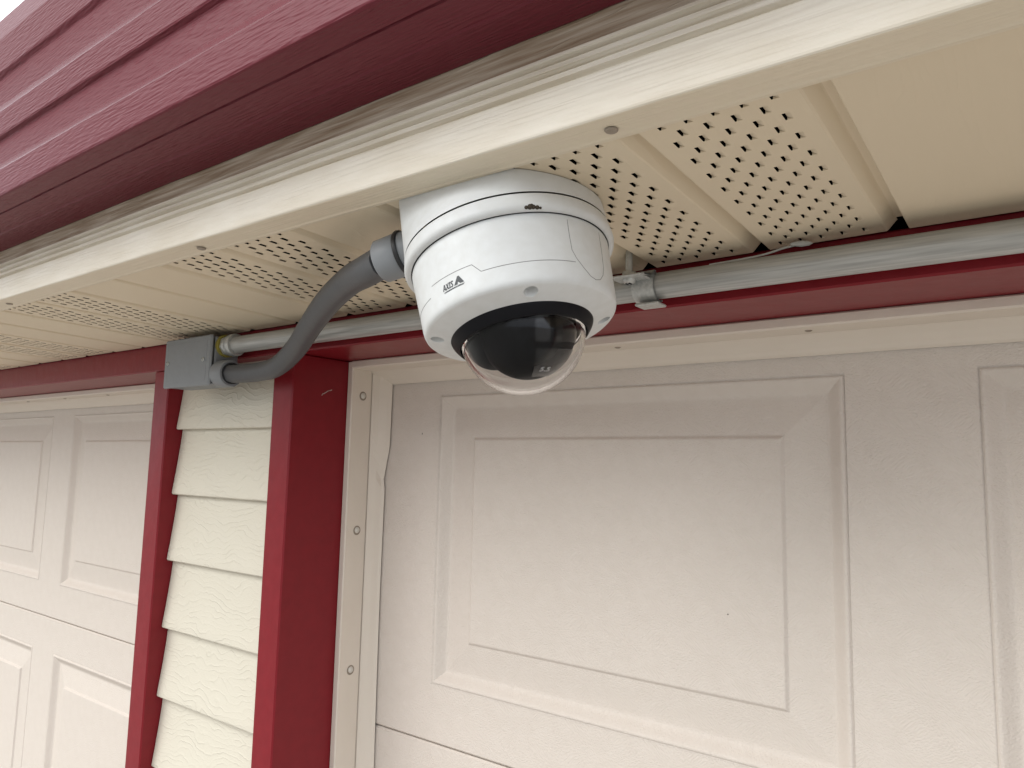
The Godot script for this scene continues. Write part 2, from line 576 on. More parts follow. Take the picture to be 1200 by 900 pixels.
func board_profile() -> Array:   # one course of siding, (z, y) from its butt upwards; y = 0 at the butt
	return [Vector2(0.124, 0.0035), Vector2(0.1335, -0.0008), Vector2(0.1352, 0.0), Vector2(0.1360, 0.0018), Vector2(0.1352, 0.010), Vector2(0.1325, 0.030), Vector2(0.1296, 0.055), Vector2(0.1270, 0.080), Vector2(0.1252, 0.103), Vector2(0.1246, 0.115)]


func build_siding() -> void:
	var s := thing("siding_strip", "strip of cream woodgrain lap siding between the two red door frames", "siding", Vector3(0, 0, 0))
	for k in range(-18, 2):
		var st := begin()
		var off := Vector2(rng.randf() * 3.0, (k + 18) * 0.0257)
		var prof := board_profile()
		var len := 0.0
		var y := 0.0485 + 0.1033 * k - 0.0003
		var lim := 0.0955 if k == 1 else 0.115
		# the board's smooth face
		var nrm := []
		for i in prof.size():
			var d: Vector2 = prof[mini(i + 1, prof.size() - 1)] - prof[maxi(i - 1, 0)]
			nrm.append(Vector3(0, -d.x, d.y).normalized())
		for i in prof.size() - 1:
			var a: Vector2 = prof[i]
			var b: Vector2 = prof[i + 1]
			if a.y > lim:
				break
			b.y = minf(b.y, lim)
			var x0 := -1.1335
			var x1 := -0.8575
			var l2 := len + a.distance_to(b)
			nquad(st, [Vector3(x0, y + a.y, a.x), Vector3(x1, y + a.y, a.x), Vector3(x1, y + b.y, b.x), Vector3(x0, y + b.y, b.x)], [nrm[i], nrm[i], nrm[i + 1], nrm[i + 1]],
				[Vector2(x0, len) + off, Vector2(x1, len) + off, Vector2(x1, l2) + off, Vector2(x0, l2) + off])
			# the cut end, a sliver thick
			quad(st, Vector3(x0, y + a.y, a.x), Vector3(x0, y + b.y, b.x), Vector3(x0, y + b.y, b.x - 0.0022), Vector3(x0, y + a.y, a.x - 0.0022), Vector3(-1, 0, 0))
			len = l2
		part("siding_board" if k == -18 else "siding_board_%03d" % (k + 18), st.commit(), M.siding, s)


func door_frame(called: String, label: String, left: float, right: float, lintel_y: float, side: int) -> void:
	# red aluminium-wrapped posts and lintel round one doorway, with the cream stop that seals the door
	var t := thing(called, label, "door frame", Vector3(0, YARD, 0))
	var up := -YARD
	var lx0 := left - 0.043 if side > 0 else left - 0.06
	var lx1 := right + 0.06 if side > 0 else right + 0.043
	if side > 0:
		lx0 = -0.9990
	else:
		lx1 = -1.0010
	part("lintel", box_mesh(Vector3(lx0, lintel_y + up, 0.055), Vector3(lx1, 0.1865 + up, 0.155), 0.0018), M.red, t)
	part("post", box_mesh(Vector3(left - 0.043, 0.0, 0.0), Vector3(left, lintel_y - 0.0003 + up, 0.1546), 0.0018), M.red, t)
	part("post_001", box_mesh(Vector3(right, 0.0, 0.0), Vector3(right + 0.043, lintel_y - 0.0003 + up, 0.1546), 0.0018), M.red, t)
	# header stop: nailing strip and soft flap
	var b := lintel_y - 0.0115 + up
	var st := begin()
	extrude_x(st, [Vector2(0.0, lintel_y - 0.0004 + up), Vector2(0.0615, lintel_y - 0.0004 + up), Vector2(0.0632, lintel_y - 0.002 + up), Vector2(0.0632, b + 0.0018), Vector2(0.0618, b), Vector2(0.026, b), Vector2(0.024, b + 0.002), Vector2(0.0, b + 0.002)], left + 0.0105, right - 0.0105, 1.0, true)
	var h := part("header_stop", st.commit(), M.stop, t)
	st = begin()
	extrude_x(st, [Vector2(0.0262, b + 0.0006), Vector2(0.0245, b - 0.0010), Vector2(0.0170, b - 0.0062), Vector2(0.0100, b - 0.0120), Vector2(0.0060, b - 0.0165), Vector2(0.0030, b - 0.0185), Vector2(0.0022, b - 0.0165), Vector2(0.0022, b + 0.0006)], left + 0.0105, right - 0.0105, 1.0, true, 0.05, 0.0012)
	part("flap", st.commit(), M.stop, h)
	var x := left + 0.21 if side < 0 else left + 0.23
	var first := true
	while x < right - 0.1:
		var n := lathe_mesh([[[-0.0014, 0.0002], [-0.0012, 0.002], [-0.0004, 0.0034], [0.0006, 0.0036]]], 14)
		part("nail_head", n, M.nail, h, Vector3(x + rng.randf_range(-0.006, 0.006), b, 0.043))
		x += 0.2035
	if side > 0:   # scrapes in the paint of the jamb
		for q in [[0.098, 0.098, 0.55, 0.010], [0.1015, 0.090, 0.35, 0.005], [0.0945, 0.104, 0.9, 0.004]]:
			var sc := part("scrape", box_mesh(Vector3(-0.0002, -0.0006, -q[3] * 0.5), Vector3(0.0002, 0.0006, q[3] * 0.5), 0.00015), M.paint, t, Vector3(left + 0.0001, q[0] + up, q[1]))
			sc.rotation.x = q[2]
	# jamb stops, left and right
	for e in [[left, 1.0], [right, -1.0]]:
		var x0: float = e[0]
		var d: float = e[1]
		st = begin()
		cbox(st, Vector3(minf(x0, x0 + d * 0.0108), 0.0, 0.0225), Vector3(maxf(x0, x0 + d * 0.0108), lintel_y - 0.0008 + up, 0.0605), 0.0014)
		cbox(st, Vector3(minf(x0, x0 + d * 0.0090), 0.0, 0.0005), Vector3(maxf(x0, x0 + d * 0.0090), lintel_y - 0.0008 + up, 0.0222), 0.001)
		var js := part("jamb_stop", st.commit(), M.stop, t)
		# flap with its wavy lip
		st = begin()
		var rows := 90
		var ytop := b - 0.0035
		var last := []
		for i in rows + 1:
			var y := lerpf(ytop, 0.01, pow(float(i) / rows, 1.8))
			var yy := y - up
			var tip := 0.0265 + 0.0015 * sin(yy * 9.0)
			if d > 0:
				tip += 0.006 * smoothstep(-0.01, 0.03, yy) - 0.003 * exp(-pow((yy + 0.022) / 0.008, 2.0))
			var bulge := 0.003 * (smoothstep(0.0, 0.05, yy) if d > 0 else 0.0)
			var row := []
			for q in [[0.0092, 0.0205], [0.0106, 0.0216], [0.0125, 0.0200], [0.0175 + bulge, 0.0135 + bulge], [tip - 0.0035, 0.0062 + bulge * 0.6], [tip, 0.0030], [tip - 0.0025, 0.0016]]:
				row.append(Vector3(x0 + d * q[0], y, q[1]))
			if last.size():
				for j in row.size() - 1:
					quad(st, last[j], last[j + 1], row[j + 1], row[j], Vector3(d, 0, 1))
			else:
				for j in row.size() - 2:
					tri(st, row[0], row[j + 1], row[j + 2], Vector3.UP)
			last = row
		part("flap", st.commit(), M.stop, js)
		for y in [0.098, -0.0945, -0.2865, -0.48, -0.67, -0.86, -1.05, -1.24, -1.43, -1.62, -1.81]:
			var nh := lathe_mesh([[[0.0030, 0.0002], [0.0027, 0.0024], [0.0019, 0.0038], [0.0011, 0.0043]], [[0.0011, 0.0043], [0.0003, 0.0046]]], 20)
			var ring := lathe_mesh([[[0.0006, 0.0040], [0.0005, 0.0062], [0.0001, 0.0066]]], 20)
			var rg := part("nail_rust", ring, M.rust, js, Vector3(x0 + d * 0.0109, y + up - 0.0006, 0.0395))
			rg.rotation.z = -PI / 2 * d
			var o := part("nail_head", nh, M.nail_bright, js, Vector3(x0 + d * 0.0108, y + up, 0.0395))
			o.rotation.z = -PI / 2 * d


func door_section(x0: float, x1: float, top: float, bottom: float, panels: Array, ptop: float, pbottom: float) -> ArrayMesh:
	var st := begin()
	var f := Vector3(0, 0, 1)
	var c := 0.0022
	var cols := [x0]
	for p in panels:
		cols.append(p[0]); cols.append(p[1])
	cols.append(x1)
	# rails above and below, stiles between
	quad(st, Vector3(x0, ptop, 0), Vector3(x1, ptop, 0), Vector3(x1, top - c, 0), Vector3(x0, top - c, 0), f)
	quad(st, Vector3(x0, bottom + c, 0), Vector3(x1, bottom + c, 0), Vector3(x1, pbottom, 0), Vector3(x0, pbottom, 0), f)
	for i in range(0, cols.size(), 2):
		quad(st, Vector3(cols[i], pbottom, 0), Vector3(cols[i + 1], pbottom, 0), Vector3(cols[i + 1], ptop, 0), Vector3(cols[i], ptop, 0), f)
	# rolled meeting edges and the slab behind
	for e in [[top, 1.0], [bottom, -1.0]]:
		var y: float = e[0]
		var d: float = e[1]
		quad(st, Vector3(x0, y - d * c, 0), Vector3(x1, y - d * c, 0), Vector3(x1, y, -c), Vector3(x0, y, -c), Vector3(0, d, 1))
		quad(st, Vector3(x0, y, -c), Vector3(x1, y, -c), Vector3(x1, y, -0.045), Vector3(x0, y, -0.045), Vector3(0, d, 0))
	for e in [[x0, -1.0], [x1, 1.0]]:
		quad(st, Vector3(e[0], bottom, 0), Vector3(e[0], top, 0), Vector3(e[0], top, -0.045), Vector3(e[0], bottom, -0.045), Vector3(e[1], 0, 0))
	quad(st, Vector3(x0, bottom, -0.045), Vector3(x1, bottom, -0.045), Vector3(x1, top, -0.045), Vector3(x0, top, -0.045), Vector3(0, 0, -1))
	return st.commit()


func raised_panel(w: float, h: float) -> ArrayMesh:   # origin at the lower left corner of its opening
	var st := begin()
	var rings := [[0.0, 0.0], [0.0008, -0.0021], [0.0018, -0.0006], [0.0028, 0.0005], [0.0044, 0.0006], [0.0062, -0.0002], [0.0090, -0.0026], [0.0130, -0.0064], [0.0165, -0.0092], [0.0190, -0.0102], [0.0220, -0.0102], [0.0300, -0.0090], [0.0450, -0.0068], [0.0575, -0.0050], [0.0592, -0.0052], [0.0606, -0.0046], [0.0622, -0.0024], [0.0634, -0.0015], [0.0650, -0.0013]]
	var m := rings.size()
	var lean := []          # (inward, out) normal of the profile at each ring
	for i in m:
		var p: Array = rings[maxi(i - 1, 0)]
		var q: Array = rings[mini(i + 1, m - 1)]
		var d := Vector2(q[0] - p[0], q[1] - p[1]).normalized()
		lean.append(Vector2(-d.y, d.x))
	lean[0] = Vector2(0, 1)
	lean[m - 1] = Vector2(0, 1)
	var inward := [Vector3(0, 1, 0), Vector3(-1, 0, 0), Vector3(0, -1, 0), Vector3(1, 0, 0)]
	var no := [Vector2.ZERO, Vector2.ZERO, Vector2.ZERO, Vector2.ZERO]
	for i in m - 1:
		var a: Array = rings[i]
		var b: Array = rings[i + 1]
		var pa := [Vector3(a[0], a[0], a[1]), Vector3(w - a[0], a[0], a[1]), Vector3(w - a[0], h - a[0], a[1]), Vector3(a[0], h - a[0], a[1])]
		var pb := [Vector3(b[0], b[0], b[1]), Vector3(w - b[0], b[0], b[1]), Vector3(w - b[0], h - b[0], b[1]), Vector3(b[0], h - b[0], b[1])]
		for k in 4:
			var na: Vector3 = inward[k] * lean[i].x + Vector3(0, 0, lean[i].y)
			var nb: Vector3 = inward[k] * lean[i + 1].x + Vector3(0, 0, lean[i + 1].y)
			nquad(st, [pa[k], pa[(k + 1) % 4], pb[(k + 1) % 4], pb[k]], [na, na, nb, nb], no)
	var e: float = rings[-1][0]
	var z: float = rings[-1][1]
	quad(st, Vector3(e, e, z), Vector3(w - e, e, z), Vector3(w - e, h - e, z), Vector3(e, h - e, z), Vector3(0, 0, 1))
	return st.commit()


func build_door(label: String, x0: float, x1: float) -> void:
	var t := thing("garage_door", label, "garage door", Vector3(x0, YARD, 0))
	var w := 0.5285
	var panels := []
	for i in 4:
		var px := 0.124 + i * 0.638
		panels.append([px, px + w])
	var shift := 0.0
	if x0 < -2.0:   # mirrored so that the stile at the right jamb is the narrow one
		var m := []
		for p in panels:
			m.push_front([(x1 - x0) - p[1], (x1 - x0) - p[0]])
		panels = m
	var pm := raised_panel(w, 0.391)
	var specks := [Vector3(0.0914, 0.044, 0.0), Vector3(0.533, -0.147, -0.0014)]
	var tops := [0.172, -0.3675, -0.9065, -1.4455]
	for s in 4:
		var top: float = tops[s] - 0.0009 - YARD
		var bottom: float = (tops[s + 1] if s < 3 else -1.984) + 0.0009 - YARD
		var pt: float = tops[s] - 0.074 - YARD
		var sec := part("door_section" if s == 0 else "door_section_%03d" % s, door_section(0.0, x1 - x0, top, bottom, panels, pt, pt - 0.391), M.door, t)
		if s == 0 and x0 > -2.0:   # flecks of dirt and small nicks in the paint
			for q in specks:
				var nick := lathe_mesh([[[0.0004, 0.0001], [0.0003, 0.0010], [-0.0002, 0.0014]]], 7)
				var o := part("nick", nick, M.dirt, sec, Vector3(q.x, q.y - YARD, q.z))
				o.rotation.x = PI / 2
				o.scale = Vector3(rng.randf_range(0.5, 1.0), 1, rng.randf_range(0.6, 1.3))
		for i in 4:
			part("raised_panel" if i == 0 else "raised_panel_%03d" % i, pm, M.door, sec, Vector3(panels[i][0], pt - 0.391, 0))


# ------------------------------------------------------------------ things on the wall
func build_conduit() -> void:
	var t := thing("metal_conduit", "galvanised steel conduit running level along the red lintel", "conduit", Vector3(-0.915, 0.162, 0.1765))
	var st := begin()
	tube(st, [Vector3(-0.005, 0, 0), Vector3(0.5, 0.0002, 0), Vector3(1.2, 0, 0), Vector3(2.7, 0.0, 0)], 0.01175, 36)
	part("pipe", st.commit(), M.galv, t)
	var a := Vector3(-0.0285, 0, 0)
	var b := Vector3(0.05, 0, 0)
	part("gland_ring", turned(a, b, [[[0.005, 0.0100], [0.005, 0.0160]], [[0.005, 0.0160], [0.0, 0.0166]], [[0.0, 0.0166], [0.0, 0.008]]], 28), M.brass, t)
	part("connector_nut", turned(a, b, [[[0.0140, 0.0100], [0.0140, 0.0138]], [[0.0140, 0.0138], [0.0125, 0.0148], [0.0065, 0.0148], [0.0052, 0.0140]], [[0.0052, 0.0140], [0.0052, 0.0100]]], 8), M.zinc, t)
	part("connector_collar", turned(a, b, [[[0.0275, 0.0118], [0.0275, 0.0150]], [[0.0275, 0.0150], [0.0255, 0.0160], [0.0190, 0.0160], [0.0172, 0.0146], [0.0148, 0.0135]], [[0.0148, 0.0135], [0.0148, 0.0100]]], 32), M.zinc, t)
	# drip of old caulk on top of the pipe
	st = begin()
	var pts := smooth_path([Vector3(0.690, 0.0112, 0.0040), Vector3(0.715, 0.0120, 0.0030), Vector3(0.735, 0.0135, 0.0020), Vector3(0.752, 0.0168, 0.0010), Vector3(0.768, 0.0178, 0.0014)], 0.004)
	tube(st, pts, 0.0009, 8)
	var st2 := begin()
	st2.append_from(st.commit(), 0, Transform3D.IDENTITY)
	lathe(st2, [[[0.0026, 0.0002], [0.0020, 0.0016], [0.0, 0.0026], [-0.0018, 0.0018], [-0.0024, 0.0002]]], 12)
	part("caulk_drip", tube_mesh(pts, 0.0009, 8), M.caulk, t)
	var blob := lathe_mesh([[[0.0086, 0.0002], [0.0064, 0.0016], [0.0, 0.0026], [-0.0058, 0.0018], [-0.0084, 0.0002]]], 12)
	var bl := part("caulk_blob", blob, M.caulk, t, Vector3(0.764, 0.0178, 0.0014))
	bl.rotation = Vector3(0, 0.2, 1.5)


func build_box() -> void:
	var t := thing("junction_box", "grey plastic junction box on the red frame beside the siding", "junction box", Vector3(-1.003, 0.104, 0.156))
	part("box_body", box_mesh(Vector3(-0.060, 0.0015, 0.0), Vector3(0.0605, 0.0705, 0.0375), 0.002), M.pvc, t)
	part("gasket", box_mesh(Vector3(-0.0585, 0.003, 0.0368), Vector3(0.059, 0.069, 0.0398), 0.0006), M.pvc_dark, t)
	var st := begin()
	cbox(st, Vector3(-0.061, 0.0, 0.0395), Vector3(0.0612, 0.0722, 0.0445), 0.0018)
	var c := part("cover", st.commit(), M.pvc, t)
	part("raised_field", box_mesh(Vector3(-0.052, 0.007, 0.0440), Vector3(0.052, 0.065, 0.0447), 0.0006), M.pvc, c)
	for x in [-0.050, 0.0445]:
		var s := part("cover_screw", lathe_mesh([[[0.0010, 0.0002], [0.0009, 0.0022], [0.0, 0.0030]]], 16), M.zinc, c, Vector3(x, 0.037, 0.0454))
		s.rotation.x = PI / 2
		var slot := part("screw_slot", box_mesh(Vector3(-0.0004, -0.0022, 0), Vector3(0.0004, 0.0022, 0.0003), 0.0001), M.pvc_dark, c, Vector3(x, 0.037, 0.0464))
		slot.rotation.z = 0.4


func build_flex() -> void:
	var t := thing("flexible_conduit", "dark grey flexible conduit curving from junction box up to dome camera", "conduit", Vector3(-0.9420, 0.122, 0.183))
	var o := t.position
	var path := [Vector3(-0.930, 0.1205, 0.1835), Vector3(-0.890, 0.1190, 0.1845), Vector3(-0.845, 0.1178, 0.1890), Vector3(-0.785, 0.1195, 0.2020), Vector3(-0.722, 0.1325, 0.2240), Vector3(-0.6412, 0.1454, 0.2665), Vector3(-0.5577, 0.1548, 0.3105), Vector3(-0.4879, 0.1586, 0.3438), Vector3(-0.4412, 0.1558, 0.3660), Vector3(-0.4124, 0.1570, 0.3753)]
	for i in path.size():
		path[i] -= o

	var baked := smooth_path(path, 0.006)
	var fx := begin()
	tube(fx, baked, 0.0126, 42, true, 0.00035)
	part("pipe", fx.commit(), M.flex, t)
	# printed line and moulding seam along the jacket
	var line := []
	for i in range(int(baked.size() * 0.62), int(baked.size() * 0.97)):
		line.append(baked[i] + Vector3(0.0054, -0.0010, 0.0118))
	part("moulding_seam", tube_mesh(line, 0.00035, 6), M.pvc, t)
	var a: Vector3 = Vector3(-0.9425, 0.1210, 0.1830) - o
	var b: Vector3 = Vector3(-0.890, 0.1198, 0.1842) - o
	part("box_fitting", turned(a, b, [[[0.0290, 0.0130], [0.0290, 0.0178]], [[0.0290, 0.0178], [0.0275, 0.0186], [0.0045, 0.0192], [0.0030, 0.0185]], [[0.0030, 0.0185], [0.0, 0.0160]]], 36), M.pvc, t)
	part("seal_lip", turned(a, b, [[[0.0302, 0.0127], [0.0302, 0.0150]], [[0.0302, 0.0150], [0.0285, 0.0152]]], 36), M.pvc_dark, t)
	var e: Vector3 = Vector3(-0.3843, 0.1648, 0.3674) - o
	var g: Vector3 = Vector3(-0.4181, 0.1558, 0.3769) - o
	part("camera_fitting", turned(e, g, [[[0.0325, 0.0120], [0.0325, 0.0156]], [[0.0325, 0.0156], [0.0311, 0.0168], [0.0138, 0.0172], [0.0126, 0.0164]], [[0.0126, 0.0164], [0.0126, 0.0100]]], 40), M.pvc, t)
	part("seal_washer", turned(e, g, [[[0.0128, 0.0120], [0.0128, 0.0180]], [[0.0128, 0.0180], [0.0112, 0.0186], [0.0096, 0.0180]], [[0.0096, 0.0180], [0.0096, 0.0100]]], 40), M.black, t)
	part("threaded_neck", turned(e, g, [[[0.0096, 0.0165], [-0.006, 0.0165]]], 40), M.pvc, t)


func build_clamp() -> void:
	var t := thing("conduit_clamp", "galvanised strap hanger with bolt holding the conduit right of the camera", "pipe clamp", Vector3(-0.285, 0.162, 0.1765))
	var r := 0.0127
	part("hanger_rod", tube_mesh([Vector3(-0.006, 0.003, 0.0225), Vector3(-0.006, 0.034, 0.0225)], 0.0031, 16), M.zinc, t)
	var nut := lathe_mesh([[[0.0105, 0.003], [0.0105, 0.0058]], [[0.0105, 0.0058], [0.0098, 0.0066], [0.0052, 0.0066]]], 6)
	part("hex_nut", nut, M.zinc, t, Vector3(-0.006, -0.0005, 0.0225))
	# strap: leaves the pipe's back, passes under and over the front, ends in a bolted ear and a foot
	var st := begin()
	var arc := []
	for i in 29:
		var a := deg_to_rad(lerpf(-118.0, 62.0, i / 28.0))
		arc.append(Vector2(r * cos(a), r * sin(a)))       # (z, y)
	arc.append(Vector2(0.0100, 0.0108))
	arc.append(Vector2(0.0165, 0.0062))
	arc.append(Vector2(0.0300, 0.0040))
	var full := arc.duplicate()
	var inner := []
	for p in arc:
		inner.append(p)
	for i in range(arc.size() - 1, -1, -1):
		var q: Vector2 = arc[i]
		if i <= 28:
			full.append(q * (1.0 + 0.0015 / r))
		else:
			full.append(q + Vector2(0.0005, 0.0016))
	extrude_x(st, full, -0.0085, 0.0125, 1.0, true)
	part("strap", st.commit(), M.zinc, t)
	part("ear", box_mesh(Vector3(-0.0200, 0.0035, 0.0125), Vector3(0.0100, 0.0055, 0.0330), 0.0008), M.zinc, t)
	part("foot", box_mesh(Vector3(-0.0060, -0.0185, -0.0065), Vector3(0.0165, -0.0160, 0.0120), 0.0009), M.zinc, t)
	part("bolt_head", lathe_mesh([[[0.0, 0.0062], [-0.0016, 0.0060], [-0.0036, 0.0044], [-0.0042, 0.0002]]], 20), M.zinc, t, Vector3(-0.006, 0.0035, 0.0225))
	for x in [-0.0075, -0.0045]:
		part("bolt_slot", box_mesh(Vector3(-0.0008, -0.0012, -0.0022), Vector3(0.0008, 0.0, 0.0022), 0.0002), M.black, t, Vector3(x, 0.0000, 0.0230))


# ------------------------------------------------------------------ the dome camera
const AXIS_DOWN := Vector3(0.27001, -0.96089, 0.06150)


func build_dome() -> void:
	var t := thing("security_camera", "white dome security camera hanging tilted under the soffit", "camera", Vector3(-0.30797, 0.14321, 0.34958))
	var ux := Vector3(0.96286, 0.26946, -0.01725)
	var uy := -AXIS_DOWN
	t.basis = Basis(ux, uy, ux.cross(uy)).orthonormalized().scaled_local(Vector3.ONE * 0.9375)
	var seg := 128
	# mount: its rim follows the soffit
	var st := begin()
	var r := 0.0785
	var gap := 0.0136
	var inv := t.transform.affine_inverse()
	var lift := t.basis.y
	for k in seg:
		var q := []
		var n := []
		for j in [k, k + 1]:
			var a: float = TAU * j / seg
			var c := Vector3(cos(a), 0, sin(a))
			var w: Vector3 = t.transform * (c * r)
			var h := (soffit_y(w.z) - 0.0005 - w.y) / (lift.y - SLOPE * lift.z)
			q.append([c * r + Vector3.UP * maxf(h, gap + 0.0006), c * (r + 0.0012) + Vector3.UP * gap, c * (r - 0.004) + Vector3.UP * maxf(h, gap + 0.0006)])
			n.append(c)
			for m in 3:   # flattened where it presses against the edge of the fascia
				var g: Vector3 = t.transform * q[-1][m]
				if g.z > 0.4035 and m != 1:
					g.z = 0.4035
					q[-1][m] = inv * g
		nquad(st, [q[0][0], q[1][0], q[1][1], q[0][1]], [n[0], n[1], n[1], n[0]], [Vector2.ZERO, Vector2.ZERO, Vector2.ZERO, Vector2.ZERO])
	part("mount", st.commit(), M.white, t)
	part("mount_joint", lathe_mesh([[[gap + 0.001, 0.0775], [0.0110, 0.0775]]], seg), M.black, t)
	part("flange", lathe_mesh([[[0.0122, 0.0770], [0.0122, 0.0798]], [[0.0122, 0.0798], [0.0116, 0.0802], [0.0085, 0.0804], [0.0055, 0.0809], [0.0034, 0.0811], [0.0014, 0.0806], [0.0000, 0.0792], [-0.0006, 0.0778], [-0.0004, 0.0764]], [[-0.0004, 0.0768], [0.0020, 0.0762]]], seg), M.white, t)
	part("body_joint", lathe_mesh([[[0.003, 0.0750], [-0.002, 0.0750]]], seg), M.black, t)
	var body := body_mesh()
	var b := part("body", body, M.white, t)
	# scored parting lines
	var R := 0.07585
	score(b, [Vector2(168, 0.0358), Vector2(131, 0.0356), Vector2(110.9, 0.0358)], "parting_line")
	score(b, [Vector2(107.6, 0.0287), Vector2(92, 0.0290), Vector2(78.0, 0.0292), Vector2(73.5, 0.0360), Vector2(55, 0.0359), Vector2(36, 0.0357), Vector2(21.2, 0.0357)], "parting_line")
	score(b, [Vector2(22.4, 0.0040), Vector2(22.6, 0.0160), Vector2(22.4, 0.0270), Vector2(20.0, 0.0330), Vector2(16.1, 0.0388), Vector2(11.5, 0.0440), Vector2(7.5, 0.0455), Vector2(3.0, 0.0440), Vector2(-1.0, 0.0390), Vector2(-3.0, 0.0330), Vector2(-4.0, 0.0200), Vector2(-4.0, 0.0040)], "hatch_line")
	logo(b)
	# black collar and bubble
	part("collar", lathe_mesh([[[-0.0552, 0.0540], [-0.0560, 0.0536], [-0.0572, 0.0532]], [[-0.0572, 0.0532], [-0.0590, 0.0522], [-0.0620, 0.0500], [-0.0632, 0.0488]], [[-0.0632, 0.0488], [-0.0636, 0.0478]], [[-0.0636, 0.0478], [-0.0600, 0.0470], [-0.0540, 0.0465]]], seg), M.black_ring, t)
	var outer := []
	var inner := []
	for i in 33:
		var a := lerpf(0.16, PI / 2, i / 32.0)
		outer.append([-0.0554 - 0.0472 * sin(a), 0.0472 * cos(a)])
		inner.append([-0.0554 - 0.0442 * sin(a), 0.0442 * cos(a)])
	var gl := begin()
	lathe(gl, [outer], 96)
	lathe(gl, [[inner[0], outer[0]]], 96)
	inner.reverse()
	lathe(gl, [inner], 96)
	part("clear_dome", gl.commit(), M.glass, t)
	part("inner_plate", lathe_mesh([[[-0.0560, 0.0462], [-0.0565, 0.0001]]], 64), M.black, t)
	eyeball(t)
	# small dark speck caught in the joint and a scuff above it
	var w := Basis(Vector3.UP, deg_to_rad(-41.9))
	var speck := begin()
	for s in [[0.0, 0.0, 0.0016], [0.0024, 0.0002, 0.0019], [-0.0026, -0.0004, 0.0015], [0.0050, -0.0002, 0.0013], [-0.0048, -0.0009, 0.0009], [0.0012, 0.0008, 0.0016]]:
		var ball := SphereMesh.new()
		ball.radius = s[2]; ball.height = s[2] * 2.0; ball.radial_segments = 10; ball.rings = 6
		speck.append_from(ball, 0, Transform3D(Basis.IDENTITY, w * Vector3(0.0800, 0.0010 + s[1], s[0])))
	part("dark_speck", speck.commit(), M.dirt, t)


func body_point(a: float, h: float, lift := 0.0) -> Vector3:
	var rr := lerpf(0.07582, 0.0729, clampf(h / 0.045, 0.0, 1.0)) + lift
	return Vector3(cos(a) * rr, -h, sin(a) * rr)


func score(parent: Node, pts: Array, called: String) -> void:
	var line := []
	for i in pts.size() - 1:
		var n := maxi(2, int(absf(pts[i + 1].x - pts[i].x) / 1.2))
		for k in n:
			var q: Vector2 = pts[i].lerp(pts[i + 1], float(k) / n)
			line.append(body_point(deg_to_rad(q.x), q.y, -0.00008))
	line.append(body_point(deg_to_rad(pts[-1].x), pts[-1].y, -0.00008))
	part(called, tube_mesh(line, 0.00026, 6), M.seam, parent)


func bent_text(text: String, bold: bool, height: float, a_start: float, h_base: float, a_end: float, h_end: float) -> ArrayMesh:
	var tm := TextMesh.new()
	tm.text = text
	var f := SystemFont.new()
	f.font_names = PackedStringArray(["Droid Sans"])
	f.font_weight = 700 if bold else 400
	tm.font = f
	tm.font_size = 64
	tm.pixel_size = 0.001
	tm.depth = 0.002
	tm.curve_step = 2.0
	var arr := tm.get_mesh_arrays()
	var v: PackedVector3Array = arr[Mesh.ARRAY_VERTEX]
	var lo := Vector2(1e9, 1e9)
	var hi := Vector2(-1e9, -1e9)
	for p in v:
		lo = lo.min(Vector2(p.x, p.y)); hi = hi.max(Vector2(p.x, p.y))
	for i in v.size():
		var u := (v[i].x - lo.x) / (hi.x - lo.x)
		var q := (v[i].y - lo.y) / (hi.y - lo.y)
		u += q * 0.06
		v[i] = body_point(deg_to_rad(lerpf(a_start, a_end, u)), lerpf(h_base, h_end, u) - q * height, 0.00012 + 0.00012 * signf(v[i].z))
	arr[Mesh.ARRAY_VERTEX] = v
	arr[Mesh.ARRAY_NORMAL] = null
	arr[Mesh.ARRAY_TANGENT] = null
	var m := ArrayMesh.new()
	m.add_surface_from_arrays(Mesh.PRIMITIVE_TRIANGLES, arr)
	var st := begin()
	st.append_from(m, 0, Transform3D.IDENTITY)
	st.generate_normals()
	return st.commit()


func logo(b: Node) -> void:
	part("lettering", bent_text("AXIS", true, 0.0044, 98.9, 0.0385, 91.3, 0.0385), M.ink, b)
	part("small_lettering", bent_text("COMMUNICATIONS", false, 0.0009, 98.5, 0.0402, 84.6, 0.0402), M.ink, b)
	var st := begin()
	# peak with a lighter slash across its foot
	for poly in [[Vector2(0.0, 0.0), Vector2(0.46, 1.0), Vector2(0.62, 1.0), Vector2(0.36, 0.0)], [Vector2(0.44, 0.30), Vector2(0.62, 1.0), Vector2(1.04, 0.0), Vector2(0.66, 0.0)]]:
		var ids := Geometry2D.triangulate_polygon(PackedVector2Array(poly))
		for i in range(0, ids.size(), 3):
			var q := []
			for j in 3:
				var p: Vector2 = poly[ids[i + j]]
				q.append(body_point(deg_to_rad(90.6 - p.x * 6.4), 0.0385 - p.y * 0.0056, 0.0002))
			tri(st, q[0], q[1], q[2], q[0] * Vector3(1, 0, 1))
	part("emblem", st.commit(), M.ink, b)


